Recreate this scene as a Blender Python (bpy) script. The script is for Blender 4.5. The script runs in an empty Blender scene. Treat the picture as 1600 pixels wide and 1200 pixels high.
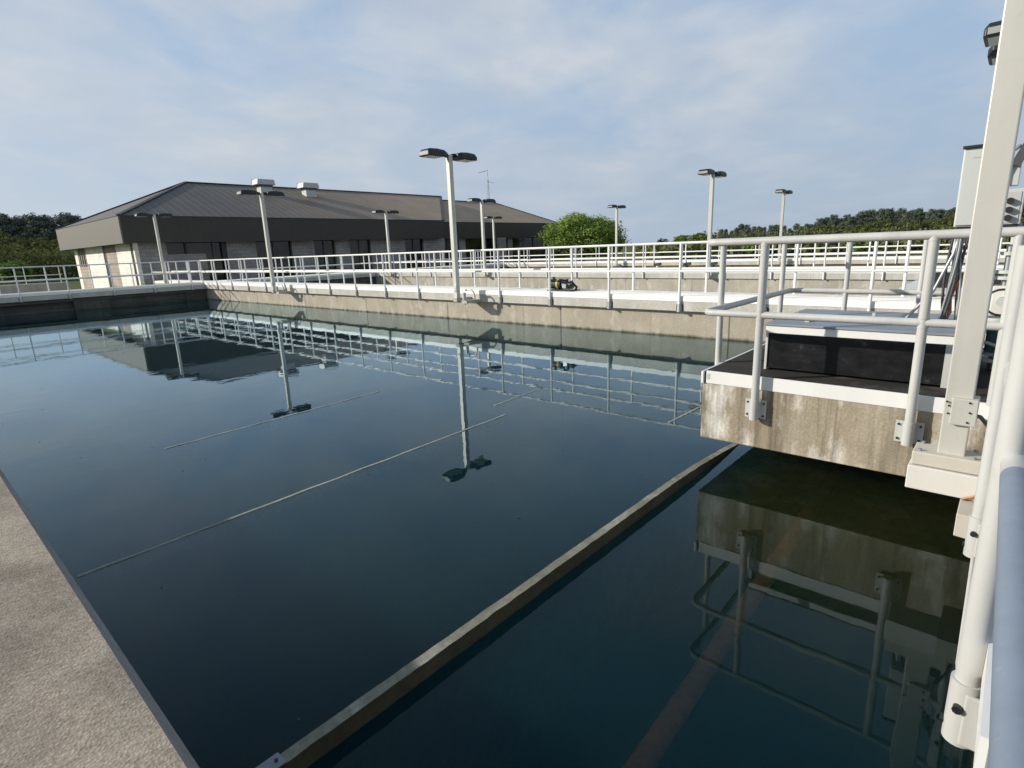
import bpy, math, random
from mathutils import Vector, Matrix, noise
random.seed(7)
sc = bpy.context.scene
COL = sc.collection

# ------------------------------------------------------------------ camera numbers
F_PX, PITCH, ROLL, YAW, HC = 874.26, .2371, -.0375, .7344, 1.7007
_cy, _sy, _cp, _sp = math.cos(YAW), math.sin(YAW), math.cos(PITCH), math.sin(PITCH)
FW = Vector((_cy*_cp, _sy*_cp, -_sp)); _r = Vector((_sy, -_cy, 0)); _u = _r.cross(FW)
RT = _r*math.cos(ROLL) + _u*math.sin(ROLL); UP = -_r*math.sin(ROLL) + _u*math.cos(ROLL)

# ------------------------------------------------------------------ helpers
class MB:
    """collects boxes, tubes and free faces, then links them as ONE mesh object"""
    def __init__(s): s.v = []; s.f = []; s.sm = []; s.mi = []
    def add(s, vs, fs, smooth=False, mi=0):
        o = len(s.v); s.v += [tuple(v) for v in vs]
        for f in fs: s.f.append([o+i for i in f]); s.sm.append(smooth); s.mi.append(mi)
        return s
    def box(s, x0, x1, y0, y1, z0, z1, mi=0):
        vs = [(x, y, z) for x in (x0, x1) for y in (y0, y1) for z in (z0, z1)]
        return s.add(vs, [(0,1,3,2),(4,6,7,5),(0,4,5,1),(2,3,7,6),(0,2,6,4),(1,5,7,3)], mi=mi)
    def bar(s, p, q, w, h, mi=0):
        p, q = Vector(p), Vector(q); d = (q-p).normalized()
        a = d.cross(Vector((0,0,1)));
        if a.length < 1e-4: a = Vector((1,0,0))
        a.normalize(); b = a.cross(d).normalized()
        vs = [c + a*sx*w/2 + b*sy*h/2 for c in (p, q) for sx, sy in ((-1,-1),(1,-1),(1,1),(-1,1))]
        return s.add(vs, [(3,2,1,0),(4,5,6,7),(0,1,5,4),(1,2,6,5),(2,3,7,6),(3,0,4,7)], mi=mi)
    def tube(s, pts, r, n=12, r2=None, caps=True, mi=0):
        pts = [Vector(p) for p in pts]; m = len(pts); o = len(s.v); rings = []
        prev = None
        for i, p in enumerate(pts):
            d = (pts[min(i+1, m-1)] - pts[max(i-1, 0)]).normalized()
            if prev is None:
                a = d.cross(Vector((0,0,1)))
                if a.length < 1e-3: a = d.cross(Vector((1,0,0)))
            else: a = prev - d*prev.dot(d)
            a.normalize(); prev = a; b = d.cross(a)
            rr = r if r2 is None else r + (r2-r)*i/(m-1)
            rings.append([p + (a*math.cos(t) + b*math.sin(t))*rr for t in [2*math.pi*k/n for k in range(n)]])
        vs = [v for ring in rings for v in ring]; fs = []
        for i in range(m-1):
            for k in range(n): fs.append((i*n+k, i*n+(k+1) % n, (i+1)*n+(k+1) % n, (i+1)*n+k))
        s.add(vs, fs, True, mi)
        if caps:
            s.add(rings[0], [tuple(range(n))[::-1]], False, mi); s.add(rings[-1], [tuple(range(n))], False, mi)
        return s
    def mesh(s, name, mats):
        me = bpy.data.meshes.new(name); me.from_pydata(s.v, [], s.f)
        for m in (mats if isinstance(mats, (list, tuple)) else [mats]): me.materials.append(m)
        me.polygons.foreach_set('use_smooth', s.sm); me.polygons.foreach_set('material_index', s.mi)
        me.update(); return me
    def build(s, name, mats, parent=None, bevel=0):
        o = bpy.data.objects.new(name, s.mesh(name, mats)); COL.objects.link(o)
        if parent: o.parent = parent
        if bevel:
            b = o.modifiers.new('bevel', 'BEVEL'); b.width = bevel; b.segments = 2; b.limit_method = 'ANGLE'
        return o
def tag(o, label, cat, group=None, kind=None):
    o['label'] = label; o['category'] = cat
    if group: o['group'] = group
    if kind: o['kind'] = kind
    return o
def thing(name, label, cat, loc=(0,0,0), group=None):
    o = bpy.data.objects.new(name, None); COL.objects.link(o); o.location = loc; o.empty_display_size = .1
    return tag(o, label, cat, group)
def struct(name, mb, mat, label=None):
    o = mb.build(name, mat); o['kind'] = 'structure'
    o['label'] = label or name.replace('_', ' '); o['category'] = 'setting'
    return o
def copy_tree(o, parent=None):
    c = o.copy(); COL.objects.link(c); c.parent = parent
    for ch in list(o.children): copy_tree(ch, c)
    return c

# ------------------------------------------------------------------ materials
def nodes(name):
    m = bpy.data.materials.new(name); m.use_nodes = True
    nt = m.node_tree; nt.nodes.clear()
    out = nt.nodes.new('ShaderNodeOutputMaterial'); return m, nt, out
def N(nt, t, **k):
    n = nt.nodes.new(t)
    for a, b in k.items():
        if a.startswith('i_'):
            key = a[2:]; key = int(key) if key.isdigit() else key.replace('_', ' ')
            n.inputs[key].default_value = b
        else: setattr(n, a, b)
    return n
def L(nt, a, b): nt.links.new(a, b)
def noise_tex(nt, scale, detail=5, rough=.6, stretch=(1,1,1), rot=(0,0,0)):
    g = N(nt, 'ShaderNodeNewGeometry'); mp = N(nt, 'ShaderNodeMapping'); mp.inputs['Scale'].default_value = stretch
    mp.inputs['Rotation'].default_value = rot
    L(nt, g.outputs['Position'], mp.inputs['Vector'])
    n = N(nt, 'ShaderNodeTexNoise'); n.inputs['Scale'].default_value = scale; n.inputs['Detail'].default_value = detail
    n.inputs['Roughness'].default_value = rough
    L(nt, mp.outputs[0], n.inputs['Vector']); return n
def ramp(nt, src, stops):
    r = N(nt, 'ShaderNodeValToRGB'); e = r.color_ramp.elements
    while len(e) > 1: e.remove(e[0])
    e[0].position = stops[0][0]; e[0].color = (*stops[0][1], 1)
    for p, c in stops[1:]:
        x = e.new(p); x.color = (*c, 1)
    L(nt, src, r.inputs[0]); return r
def mixc(nt, fac, a, b, mode='MIX'):
    m = N(nt, 'ShaderNodeMix', data_type='RGBA', blend_type=mode)
    for s, x in ((m.inputs['Factor'], fac), (m.inputs[6], a), (m.inputs[7], b)):
        if hasattr(x, 'links'): L(nt, x, s)
        else: s.default_value = x if isinstance(x, (int, float)) else (*x, 1)
    return m.outputs[2]
def G(v): return (v, v, v)
def principled(nt, out, color, rough=.6, metal=0., spec=.5):
    p = N(nt, 'ShaderNodeBsdfPrincipled')
    for k, x in (('Base Color', color), ('Roughness', rough)):
        if hasattr(x, 'links'): L(nt, x, p.inputs[k])
        else: p.inputs[k].default_value = x if isinstance(x, (int, float)) else (*x, 1)
    p.inputs['Metallic'].default_value = metal; p.inputs['Specular IOR Level'].default_value = spec
    L(nt, p.outputs[0], out.inputs['Surface']); return p
def bump(nt, p, src, strength, dist=.01):
    b = N(nt, 'ShaderNodeBump'); b.inputs['Strength'].default_value = strength; b.inputs['Distance'].default_value = dist
    L(nt, src, b.inputs['Height']); L(nt, b.outputs[0], p.inputs['Normal'])
def paint(name, col, rough=.45, var=.12, metal=0., scale=3., dirt=(.3,.27,.22), streak=True, spec=.5):
    m, nt, out = nodes(name)
    n = noise_tex(nt, scale, 6, .65, (1, 1, .25) if streak else (1, 1, 1))
    r = ramp(nt, n.outputs['Fac'], [(.3, G(1-var*1.5)), (.65, G(1))])
    c = mixc(nt, 1., col, r.outputs[0], 'MULTIPLY')
    n2 = noise_tex(nt, scale*7, 4, .7)
    r2 = ramp(nt, n2.outputs['Fac'], [(.6, G(0)), (.78, G(1))])
    f = N(nt, 'ShaderNodeMath', operation='MULTIPLY'); L(nt, r2.outputs[0], f.inputs[0]); f.inputs[1].default_value = var*1.6
    c = mixc(nt, f.outputs[0], c, tuple(a*b for a, b in zip(col, dirt)) if max(col) < .3 else dirt)
    p = principled(nt, out, c, rough, metal, spec); bump(nt, p, n2.outputs['Fac'], .12, .003)
    return m
def concrete(name, base, dark, light=None, streak=.15, fine=40, waterline=False, bumpd=.006, strong=0, fnlo=.78):
    m, nt, out = nodes(name)
    a = noise_tex(nt, 1.3, 8, .65)
    r = ramp(nt, a.outputs['Fac'], [(.3, dark), (.62, base)])
    s = noise_tex(nt, 5.5, 5, .6, (1, 1, streak))
    rs = ramp(nt, s.outputs['Fac'], [(.42, G(0)), (.62, G(1))])
    c = mixc(nt, rs.outputs[0], mixc(nt, .85 if strong else .45, r.outputs[0], dark), r.outputs[0])
    if light:
        w = noise_tex(nt, 3.1, 6, .65, (1, 1, .45), (0, 0, .7)); rw = ramp(nt, w.outputs['Fac'], [(.50 if strong else .56, G(0)), (.63 if strong else .68, G(.9))])
        c = mixc(nt, rw.outputs[0], c, light)
    fn = noise_tex(nt, fine, 4, .7); rf = ramp(nt, fn.outputs['Fac'], [(.3, G(fnlo)), (.7, G(1.1))])
    c = mixc(nt, 1., c, rf.outputs[0], 'MULTIPLY')
    if waterline:
        g = N(nt, 'ShaderNodeNewGeometry'); sp = N(nt, 'ShaderNodeSeparateXYZ'); L(nt, g.outputs['Position'], sp.inputs[0])
        ad = N(nt, 'ShaderNodeMath', operation='MULTIPLY_ADD'); L(nt, s.outputs['Fac'], ad.inputs[0]); ad.inputs[1].default_value = .10
        L(nt, sp.outputs['Z'], ad.inputs[2])
        rw2 = ramp(nt, ad.outputs[0], [(.045, G(1)), (.10, G(0))])
        c = mixc(nt, rw2.outputs[0], c, (.055, .06, .03))
    if strong:
        d1 = noise_tex(nt, 15, 4, .6, (1, 1, .05)); dr = ramp(nt, d1.outputs['Fac'], [(.47, G(1.03)), (.62, G(.66))])
        c = mixc(nt, 1., c, dr.outputs[0], 'MULTIPLY')
        d2 = noise_tex(nt, 38, 3, .6, (1, 1, .08)); dr2 = ramp(nt, d2.outputs['Fac'], [(.5, G(1.03)), (.68, G(.88))])
        c = mixc(nt, 1., c, dr2.outputs[0], 'MULTIPLY')
    if waterline:
        jy = N(nt, 'ShaderNodeMath', operation='MULTIPLY'); L(nt, sp.outputs['Y'], jy.inputs[0]); jy.inputs[1].default_value = 1/3.66
        jf = N(nt, 'ShaderNodeMath', operation='FRACT'); L(nt, jy.outputs[0], jf.inputs[0])
        jr = ramp(nt, jf.outputs[0], [(0, G(.35)), (.004, G(.45)), (.008, G(1)), (.995, G(1)), (1, G(.45))])
        c = mixc(nt, 1., c, jr.outputs[0], 'MULTIPLY')
        v2 = noise_tex(nt, 9, 4, .6, (1, 1, .06)); vr = ramp(nt, v2.outputs['Fac'], [(.60, G(1)), (.72, G(.62))])
        c = mixc(nt, 1., c, vr.outputs[0], 'MULTIPLY')
    p = principled(nt, out, c, .9, 0, .25); bump(nt, p, fn.outputs['Fac'], .5, bumpd)
    return m

M = {}
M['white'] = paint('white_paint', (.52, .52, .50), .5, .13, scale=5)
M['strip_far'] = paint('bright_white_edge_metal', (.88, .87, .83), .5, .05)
M['white_far'] = paint('sunlit_white_paint', (.80, .79, .76), .45, .05)  # same white rail paint, lightened for the sun on the far rails
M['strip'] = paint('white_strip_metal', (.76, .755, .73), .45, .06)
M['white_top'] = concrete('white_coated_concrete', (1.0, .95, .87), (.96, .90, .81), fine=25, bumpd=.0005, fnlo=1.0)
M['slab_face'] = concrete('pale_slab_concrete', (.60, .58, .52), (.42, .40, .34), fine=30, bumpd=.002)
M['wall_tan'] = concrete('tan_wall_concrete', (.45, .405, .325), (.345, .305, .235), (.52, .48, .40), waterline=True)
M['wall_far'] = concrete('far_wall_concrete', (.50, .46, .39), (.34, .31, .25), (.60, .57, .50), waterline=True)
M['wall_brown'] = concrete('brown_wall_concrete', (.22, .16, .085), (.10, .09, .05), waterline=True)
M['wall_shade'] = concrete('shade_darkened_wall_concrete', (.13, .12, .10), (.06, .06, .055), streak=6, waterline=True)  # concrete darkened to carry the shade of walls turned from the sun
M['plat_conc'] = concrete('streaked_platform_concrete', (.47, .42, .33), (.29, .24, .17), (.74, .71, .65), streak=.08, fine=60, strong=1)
M['beige_box'] = paint('beige_paint', (.55, .52, .45), .6, .1)
M['post_grey'] = paint('brushed_aluminium_post', (.55, .54, .485), .45, .10, .15)
M['grey_cab'] = paint('grey_cabinet_paint', (.50, .52, .49), .45, .05)
M['shade_rail'] = paint('weathered_shade_blue_paint', (.20, .245, .31), .5, .1, scale=9, dirt=(.5,.5,.5), streak=False)  # white rail lying in shadow: the blue-grey shade is put into its colour
M['dark'] = paint('dark_bronze_paint', (.014, .018, .020), .45, .2)
M['black'] = paint('black_rubber', (.012, .012, .012), .6, .1)
M['lens'] = paint('frosted_lamp_glass', (.55, .56, .52), .25, .05)
M['cable'] = paint('grey_cable_jacket', (.07, .07, .075), .5, .2)
M['conduit'] = paint('galvanised_conduit', (.42, .43, .44), .4, .15, .6)
M['deckdark'] = concrete('dark_wet_deck', (.055, .05, .042), (.025, .023, .02), (.11, .10, .08), fine=50)
M['cover'] = paint('blue_grey_cover', (.25, .28, .33), .5, .15, streak=False)
M['fascia_sun'] = paint('sunlit_fascia_metal', (.125, .113, .09), .5, .05, streak=False)  # lighter copy of the fascia colour for the end struck by the sun
M['soffit'] = paint('dark_soffit', (.03, .027, .022), .7, .1)
M['stone'] = None
M['brass'] = paint('orange_cable_jacket', (.45, .20, .06), .5, .1)
M['teal'] = paint('teal_machine_paint', (.10, .20, .20), .5, .2)
M['yellow'] = paint('yellow_paint', (.45, .38, .06), .5, .2)
M['trunk'] = concrete('bark', (.09, .065, .045), (.04, .03, .02), fine=9)
M['pipe_red'] = concrete('rusty_submerged_pipe', (.75, .24, .12), (.45, .15, .08), fine=20)
M['under'] = concrete('submerged_floor', (.0012, .0022, .0018), (.0008, .0014, .0012), fine=3)
M['trough'] = concrete('mossy_trough_concrete', (.40, .385, .32), (.11, .11, .075), (.52, .51, .44), streak=1, fine=38, bumpd=.008)
M['trough_side'] = concrete('wet_brown_shaded_trough_side', (.105, .090, .058), (.040, .037, .024), streak=1, fine=25, bumpd=.006)  # brown wet concrete, darkened further for the side out of the sun
M['plate'] = paint('grey_metal_plate', (.22, .25, .27), .5, .15, .2, 9, streak=False)

def m_aggregate():
    m, nt, out = nodes('exposed_aggregate_concrete')
    g = N(nt, 'ShaderNodeNewGeometry')
    v = N(nt, 'ShaderNodeTexVoronoi'); v.inputs['Scale'].default_value = 125; L(nt, g.outputs['Position'], v.inputs['Vector'])
    n = noise_tex(nt, 95, 6, .8); b = noise_tex(nt, 3.2, 7, .65)
    c = ramp(nt, n.outputs['Fac'], [(.30, (.15, .12, .09)), (.44, (.34, .285, .22)), (.57, (.47, .405, .325)), (.72, (.66, .60, .51))]).outputs[0]
    sp = N(nt, 'ShaderNodeSeparateColor'); L(nt, v.outputs['Color'], sp.inputs[0])
    c = mixc(nt, .38, c, ramp(nt, sp.outputs[0], [(0, (.19, .155, .12)), (.6, (.42, .36, .29)), (1, (.60, .53, .44))]).outputs[0])
    c = mixc(nt, 1., c, ramp(nt, b.outputs['Fac'], [(.30, G(.50)), (.66, G(.96))]).outputs[0], 'MULTIPLY')
    pits = noise_tex(nt, 34, 3, .8); c = mixc(nt, ramp(nt, pits.outputs['Fac'], [(.66, G(0)), (.74, G(.7))]).outputs[0], c, (.07, .062, .05))
    p = principled(nt, out, c, .95, 0, .2)
    h = N(nt, 'ShaderNodeMath', operation='ADD'); L(nt, n.outputs['Fac'], h.inputs[0]); L(nt, v.outputs['Distance'], h.inputs[1])
    bump(nt, p, h.outputs[0], .55, .003); return m
M['aggregate'] = m_aggregate()
M['slab_side'] = concrete('smooth_grey_slab_side', (.30, .30, .29), (.20, .20, .20), fine=20, bumpd=.003)

def m_water():
    m, nt, out = nodes('pool_water')
    n1 = noise_tex(nt, 1.6, 3, .5, (1, 1.6, 1)); n2 = noise_tex(nt, 9, 2, .5, (1.6, .8, 1))
    w = N(nt, 'ShaderNodeMath', operation='MULTIPLY_ADD'); L(nt, n2.outputs['Fac'], w.inputs[0]); w.inputs[1].default_value = .10; L(nt, n1.outputs['Fac'], w.inputs[2])
    b = N(nt, 'ShaderNodeBump'); b.inputs['Strength'].default_value = .5; b.inputs['Distance'].default_value = .0026; L(nt, w.outputs[0], b.inputs['Height'])
    gl = N(nt, 'ShaderNodeBsdfGlossy'); gl.inputs['Roughness'].default_value = .012; gl.inputs['Color'].default_value = (.76, .92, 1, 1); L(nt, b.outputs[0], gl.inputs['Normal'])
    fr = N(nt, 'ShaderNodeFresnel'); fr.inputs['IOR'].default_value = 1.333; L(nt, b.outputs[0], fr.inputs['Normal'])
    mv = noise_tex(nt, .35, 3, .5); mc = ramp(nt, mv.outputs['Fac'], [(.35, (.003, .032, .044)), (.65, (.006, .052, .068))])
    gp = N(nt, 'ShaderNodeNewGeometry'); sx = N(nt, 'ShaderNodeSeparateXYZ'); L(nt, gp.outputs['Position'], sx.inputs[0])
    ay = N(nt, 'ShaderNodeMapRange'); L(nt, sx.outputs['Y'], ay.inputs[0]); ay.inputs[1].default_value = 1.7; ay.inputs[2].default_value = 1.1
    ax = N(nt, 'ShaderNodeMapRange'); L(nt, sx.outputs['X'], ax.inputs[0]); ax.inputs[1].default_value = 1.8; ax.inputs[2].default_value = 3.2
    am = N(nt, 'ShaderNodeMath', operation='MULTIPLY'); L(nt, ay.outputs[0], am.inputs[0]); L(nt, ax.outputs[0], am.inputs[1])
    an_ = noise_tex(nt, 1.8, 4, .6); av = ramp(nt, an_.outputs['Fac'], [(.35, (.022, .036, .012)), (.65, (.042, .046, .018))])
    mcol = mixc(nt, am.outputs[0], mc.outputs[0], av.outputs[0])
    df = N(nt, 'ShaderNodeSubsurfaceScattering', falloff='BURLEY'); L(nt, mcol, df.inputs['Color']); df.inputs['Scale'].default_value = 1.0; df.inputs['Radius'].default_value = (.6, 1.1, 1.3)
    tr = N(nt, 'ShaderNodeBsdfTransparent'); tr.inputs['Color'].default_value = (.72, .72, .60, 1)
    mx = N(nt, 'ShaderNodeMixShader'); mx.inputs[0].default_value = .38; L(nt, tr.outputs[0], mx.inputs[1]); L(nt, df.outputs[0], mx.inputs[2])
    m2 = N(nt, 'ShaderNodeMixShader'); fq = ramp(nt, fr.outputs[0], [(0, G(0)), (.025, G(.012)), (.12, G(.15)), (.25, G(.34)), (.40, G(.58)), (1, G(1))]); L(nt, fq.outputs[0], m2.inputs[0]); L(nt, mx.outputs[0], m2.inputs[1]); L(nt, gl.outputs[0], m2.inputs[2])
    L(nt, m2.outputs[0], out.inputs['Surface']); return m
M['water'] = m_water()

def m_roof(name='standing_seam_roof', col=(.13, .118, .105), sheen_col=(.38, .28, .19)):
    m, nt, out = nodes(name)
    g = N(nt, 'ShaderNodeNewGeometry'); sp = N(nt, 'ShaderNodeSeparateXYZ'); L(nt, g.outputs['Position'], sp.inputs[0])
    mu = N(nt, 'ShaderNodeMath', operation='MULTIPLY'); mu.inputs[1].default_value = 1/.5; L(nt, sp.outputs['X'], mu.inputs[0])
    fr = N(nt, 'ShaderNodeMath', operation='FRACT'); L(nt, mu.outputs[0], fr.inputs[0])
    r = ramp(nt, fr.outputs[0], [(0, G(.45)), (.16, G(.95)), (.80, G(1)), (.92, G(1.7)), (1, G(.45))])
    n = noise_tex(nt, .6, 5, .6); rn = ramp(nt, n.outputs['Fac'], [(.3, G(.85)), (.7, G(1.1))])
    mr = N(nt, 'ShaderNodeMapRange'); L(nt, sp.outputs['X'], mr.inputs[0]); mr.inputs[1].default_value = 15; mr.inputs[2].default_value = 32  # browner to the right: grazing sun sheen painted into the roof colour
    c = mixc(nt, 1., mixc(nt, 1., mixc(nt, mr.outputs[0], col, sheen_col), r.outputs[0], 'MULTIPLY'), rn.outputs[0], 'MULTIPLY')
    p = principled(nt, out, c, .6, .1, .4); bump(nt, p, r.outputs[0], .6, .03); return m
M['roof'] = m_roof()
def m_corr(name, col):
    m, nt, out = nodes(name)
    g = N(nt, 'ShaderNodeNewGeometry'); sp = N(nt, 'ShaderNodeSeparateXYZ'); L(nt, g.outputs['Position'], sp.inputs[0])
    ad = N(nt, 'ShaderNodeMath', operation='ADD'); L(nt, sp.outputs['X'], ad.inputs[0]); L(nt, sp.outputs['Y'], ad.inputs[1])
    mu = N(nt, 'ShaderNodeMath', operation='MULTIPLY'); mu.inputs[1].default_value = 1/.4; L(nt, ad.outputs[0], mu.inputs[0])
    fr = N(nt, 'ShaderNodeMath', operation='FRACT'); L(nt, mu.outputs[0], fr.inputs[0])
    r = ramp(nt, fr.outputs[0], [(0, G(.8)), (.12, G(1)), (1, G(1))])
    n = noise_tex(nt, .9, 5, .6); rn = ramp(nt, n.outputs['Fac'], [(.3, G(.88)), (.7, G(1.06))])
    c = mixc(nt, 1., mixc(nt, 1., col, r.outputs[0], 'MULTIPLY'), rn.outputs[0], 'MULTIPLY')
    principled(nt, out, c, .5, .1, .4); return m
M['fascia'] = m_corr('shaded_ribbed_fascia_metal', (.048, .042, .035))  # dark copy of the fascia colour for the long shaded side
def m_brick(name, a, b, mort, sx=.4):
    m, nt, out = nodes(name)
    g = N(nt, 'ShaderNodeNewGeometry'); sp = N(nt, 'ShaderNodeSeparateXYZ'); L(nt, g.outputs['Position'], sp.inputs[0])
    ad = N(nt, 'ShaderNodeMath', operation='ADD'); L(nt, sp.outputs['X'], ad.inputs[0]); L(nt, sp.outputs['Y'], ad.inputs[1])
    cb = N(nt, 'ShaderNodeCombineXYZ'); L(nt, ad.outputs[0], cb.inputs[0]); L(nt, sp.outputs['Z'], cb.inputs[1])
    br = N(nt, 'ShaderNodeTexBrick'); L(nt, cb.outputs[0], br.inputs['Vector']); br.inputs['Scale'].default_value = 1
    br.inputs['Brick Width'].default_value = sx; br.inputs['Row Height'].default_value = .2; br.inputs['Mortar Size'].default_value = .012
    br.inputs['Color1'].default_value = (*a, 1); br.inputs['Color2'].default_value = (*b, 1); br.inputs['Mortar'].default_value = (*mort, 1)
    n = noise_tex(nt, 1.5, 6, .65); rn = ramp(nt, n.outputs['Fac'], [(.3, G(.75)), (.65, G(1.1))])
    c = mixc(nt, 1., br.outputs[0], rn.outputs[0], 'MULTIPLY'); principled(nt, out, c, .85, 0, .2); return m
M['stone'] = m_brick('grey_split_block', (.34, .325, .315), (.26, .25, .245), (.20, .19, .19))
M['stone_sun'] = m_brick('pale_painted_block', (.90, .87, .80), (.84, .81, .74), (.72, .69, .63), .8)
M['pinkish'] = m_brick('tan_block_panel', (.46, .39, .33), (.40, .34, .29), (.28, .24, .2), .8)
def m_glass():
    m, nt, out = nodes('dark_window_glass')
    n = noise_tex(nt, .5, 3, .6); r = ramp(nt, n.outputs['Fac'], [(.35, (.008, .010, .008)), (.65, (.035, .04, .028))])
    principled(nt, out, r.outputs[0], .08, 0, .5); return m
M['glass'] = m_glass()
def m_ground():
    m, nt, out = nodes('grass_ground')
    a = noise_tex(nt, .05, 8, .7); b = noise_tex(nt, 1.5, 6, .7)
    c = ramp(nt, a.outputs['Fac'], [(.35, (.06, .085, .022)), (.5, (.10, .12, .035)), (.68, (.17, .14, .075))]).outputs[0]
    c = mixc(nt, 1., c, ramp(nt, b.outputs['Fac'], [(.3, G(.6)), (.7, G(1.25))]).outputs[0], 'MULTIPLY')
    principled(nt, out, c, 1, 0, .1); return m
M['ground'] = m_ground()
def m_leaf(name, c0, c1, c2, sc_=.5, transl=.25):
    m, nt, out = nodes(name)
    n = noise_tex(nt, sc_, 4, .6); oi = N(nt, 'ShaderNodeObjectInfo')
    r = ramp(nt, n.outputs['Fac'], [(.33, c0), (.5, c1), (.68, c2)])
    rr = ramp(nt, oi.outputs['Random'], [(0, (.78, .82, .8)), (1, (1.2, 1.12, 1.0))])
    c = mixc(nt, 1., r.outputs[0], rr.outputs[0], 'MULTIPLY')
    d = N(nt, 'ShaderNodeBsdfDiffuse'); L(nt, c, d.inputs[0]); t = N(nt, 'ShaderNodeBsdfTranslucent'); L(nt, c, t.inputs[0])
    mx = N(nt, 'ShaderNodeMixShader'); mx.inputs[0].default_value = transl; L(nt, d.outputs[0], mx.inputs[1]); L(nt, t.outputs[0], mx.inputs[2])
    L(nt, mx.outputs[0], out.inputs['Surface']); return m
M['leaf_bright'] = m_leaf('bright_spring_leaves', (.10, .16, .04), (.19, .28, .075), (.30, .39, .13), .6)
M['leaf_mid'] = m_leaf('olive_leaves', (.07, .088, .042), (.112, .13, .058), (.17, .185, .08), .4)
M['leaf_pine'] = m_leaf('hazed_pine_needles', (.095, .12, .092), (.12, .15, .11), (.15, .18, .13), .4, .15)  # greens lifted towards blue, with distance haze mixed into the colour
M['leaf_far'] = m_leaf('hazed_distant_leaves', (.09, .12, .11), (.115, .145, .13), (.14, .17, .14), .4, .1)  # bluish lift in these leaf colours stands in for air haze

# ------------------------------------------------------------------ levels (metres above the water)
ZB, ZT, ZF, ZMID, ZRAIL = .46, .757, .757, 1.2, 1.69
X1F, X1B, X2F, X2B, X3F, X3B = 9.67, 10.6, 18.7, 19.9, 29.3, 30.5
YL, YLB, YEND, YR = 26.8, 28.1, 60.0, -14.0

# ------------------------------------------------------------------ ground, water, basins
g = MB(); S = 3000; GX = X3B-.2
g.add([(GX, -S, -.35), (S, -S, -.35), (S, S, -.35), (GX, S, -.35)], [(0,1,2,3)])
g.add([(-S, YLB-.1, -.35), (GX, YLB-.1, -.35), (GX, S, -.35), (-S, S, -.35)], [(0,1,2,3)])
g.add([(-S, -S, -.35), (GX, -S, -.35), (GX, YR-3, -.35), (-S, YR-3, -.35)], [(0,1,2,3)])
g.add([(-S, YR-3, -.35), (-6, YR-3, -.35), (-6, YLB-.1, -.35), (-S, YLB-.1, -.35)], [(0,1,2,3)])
struct('ground', g, M['ground'], 'grass covered ground stretching away beyond the basins and the building')
YG = 33.4
w = MB()
w.add([(.2, -.12, 0), (X1F+.1, -.12, 0), (X1F+.1, YL+.3, 0), (.2, YL+.3, 0)], [(0,1,2,3)])
w.add([(X1B-.1, YR, 0), (X2F+.1, YR, 0), (X2F+.1, YL+.3, 0), (X1B-.1, YL+.3, 0)], [(0,1,2,3)])
w.add([(X2B-.1, YR, 0), (X3F+.1, YR, 0), (X3F+.1, YL+.3, 0), (X2B-.1, YL+.3, 0)], [(0,1,2,3)])
struct('water', w, M['water'], 'still dark blue-green water filling the concrete basins')
fl = MB(); fl.box(-.5, X3F+.6, YR, YG, -3.4, -3.0); struct('basin_floor', fl, M['under'], 'dark submerged floor of the basins')

def basin_wall(label, mb, mat):
    return tag(mb.build('basin_wall', mat), label, 'concrete wall')
b = MB(); b.box(X1F+.11, X1B-.06, YR, YG, -3, ZB+.02)
basin_wall('long tan concrete wall across the pool, sunlit above the waterline', b, M['wall_tan'])
b = MB(); b.box(X2F+.06, X2B-.06, YR, YLB, -3, ZB+.02)
basin_wall('pale sunlit concrete wall of the second basin beyond the white walkway', b, M['wall_far'])
b = MB(); b.box(X3F+.06, X3B-.06, YR, YLB, -3, ZB+.02)
basin_wall('brown stained concrete wall of the third and farthest basin', b, M['wall_brown'])
# shaded left wall with recessed openings
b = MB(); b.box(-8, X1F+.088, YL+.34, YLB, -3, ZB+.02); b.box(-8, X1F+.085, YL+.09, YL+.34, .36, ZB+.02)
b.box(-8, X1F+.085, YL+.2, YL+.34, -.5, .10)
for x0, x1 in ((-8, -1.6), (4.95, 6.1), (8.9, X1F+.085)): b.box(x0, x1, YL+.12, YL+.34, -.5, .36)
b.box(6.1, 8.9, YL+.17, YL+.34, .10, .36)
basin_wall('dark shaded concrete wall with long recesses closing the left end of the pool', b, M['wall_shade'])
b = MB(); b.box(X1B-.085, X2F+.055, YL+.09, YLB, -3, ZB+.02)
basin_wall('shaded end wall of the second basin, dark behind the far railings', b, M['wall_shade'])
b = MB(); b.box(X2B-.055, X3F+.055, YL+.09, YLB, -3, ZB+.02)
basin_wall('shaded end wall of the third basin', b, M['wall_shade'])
# near wall under the right walkway and near slab
b = MB(); b.box(-.9, X1F+.088, -.55, -.115, -3, .655)
basin_wall('concrete wall under the right walkway carrying the near railing', b, M['plat_conc'])

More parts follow.
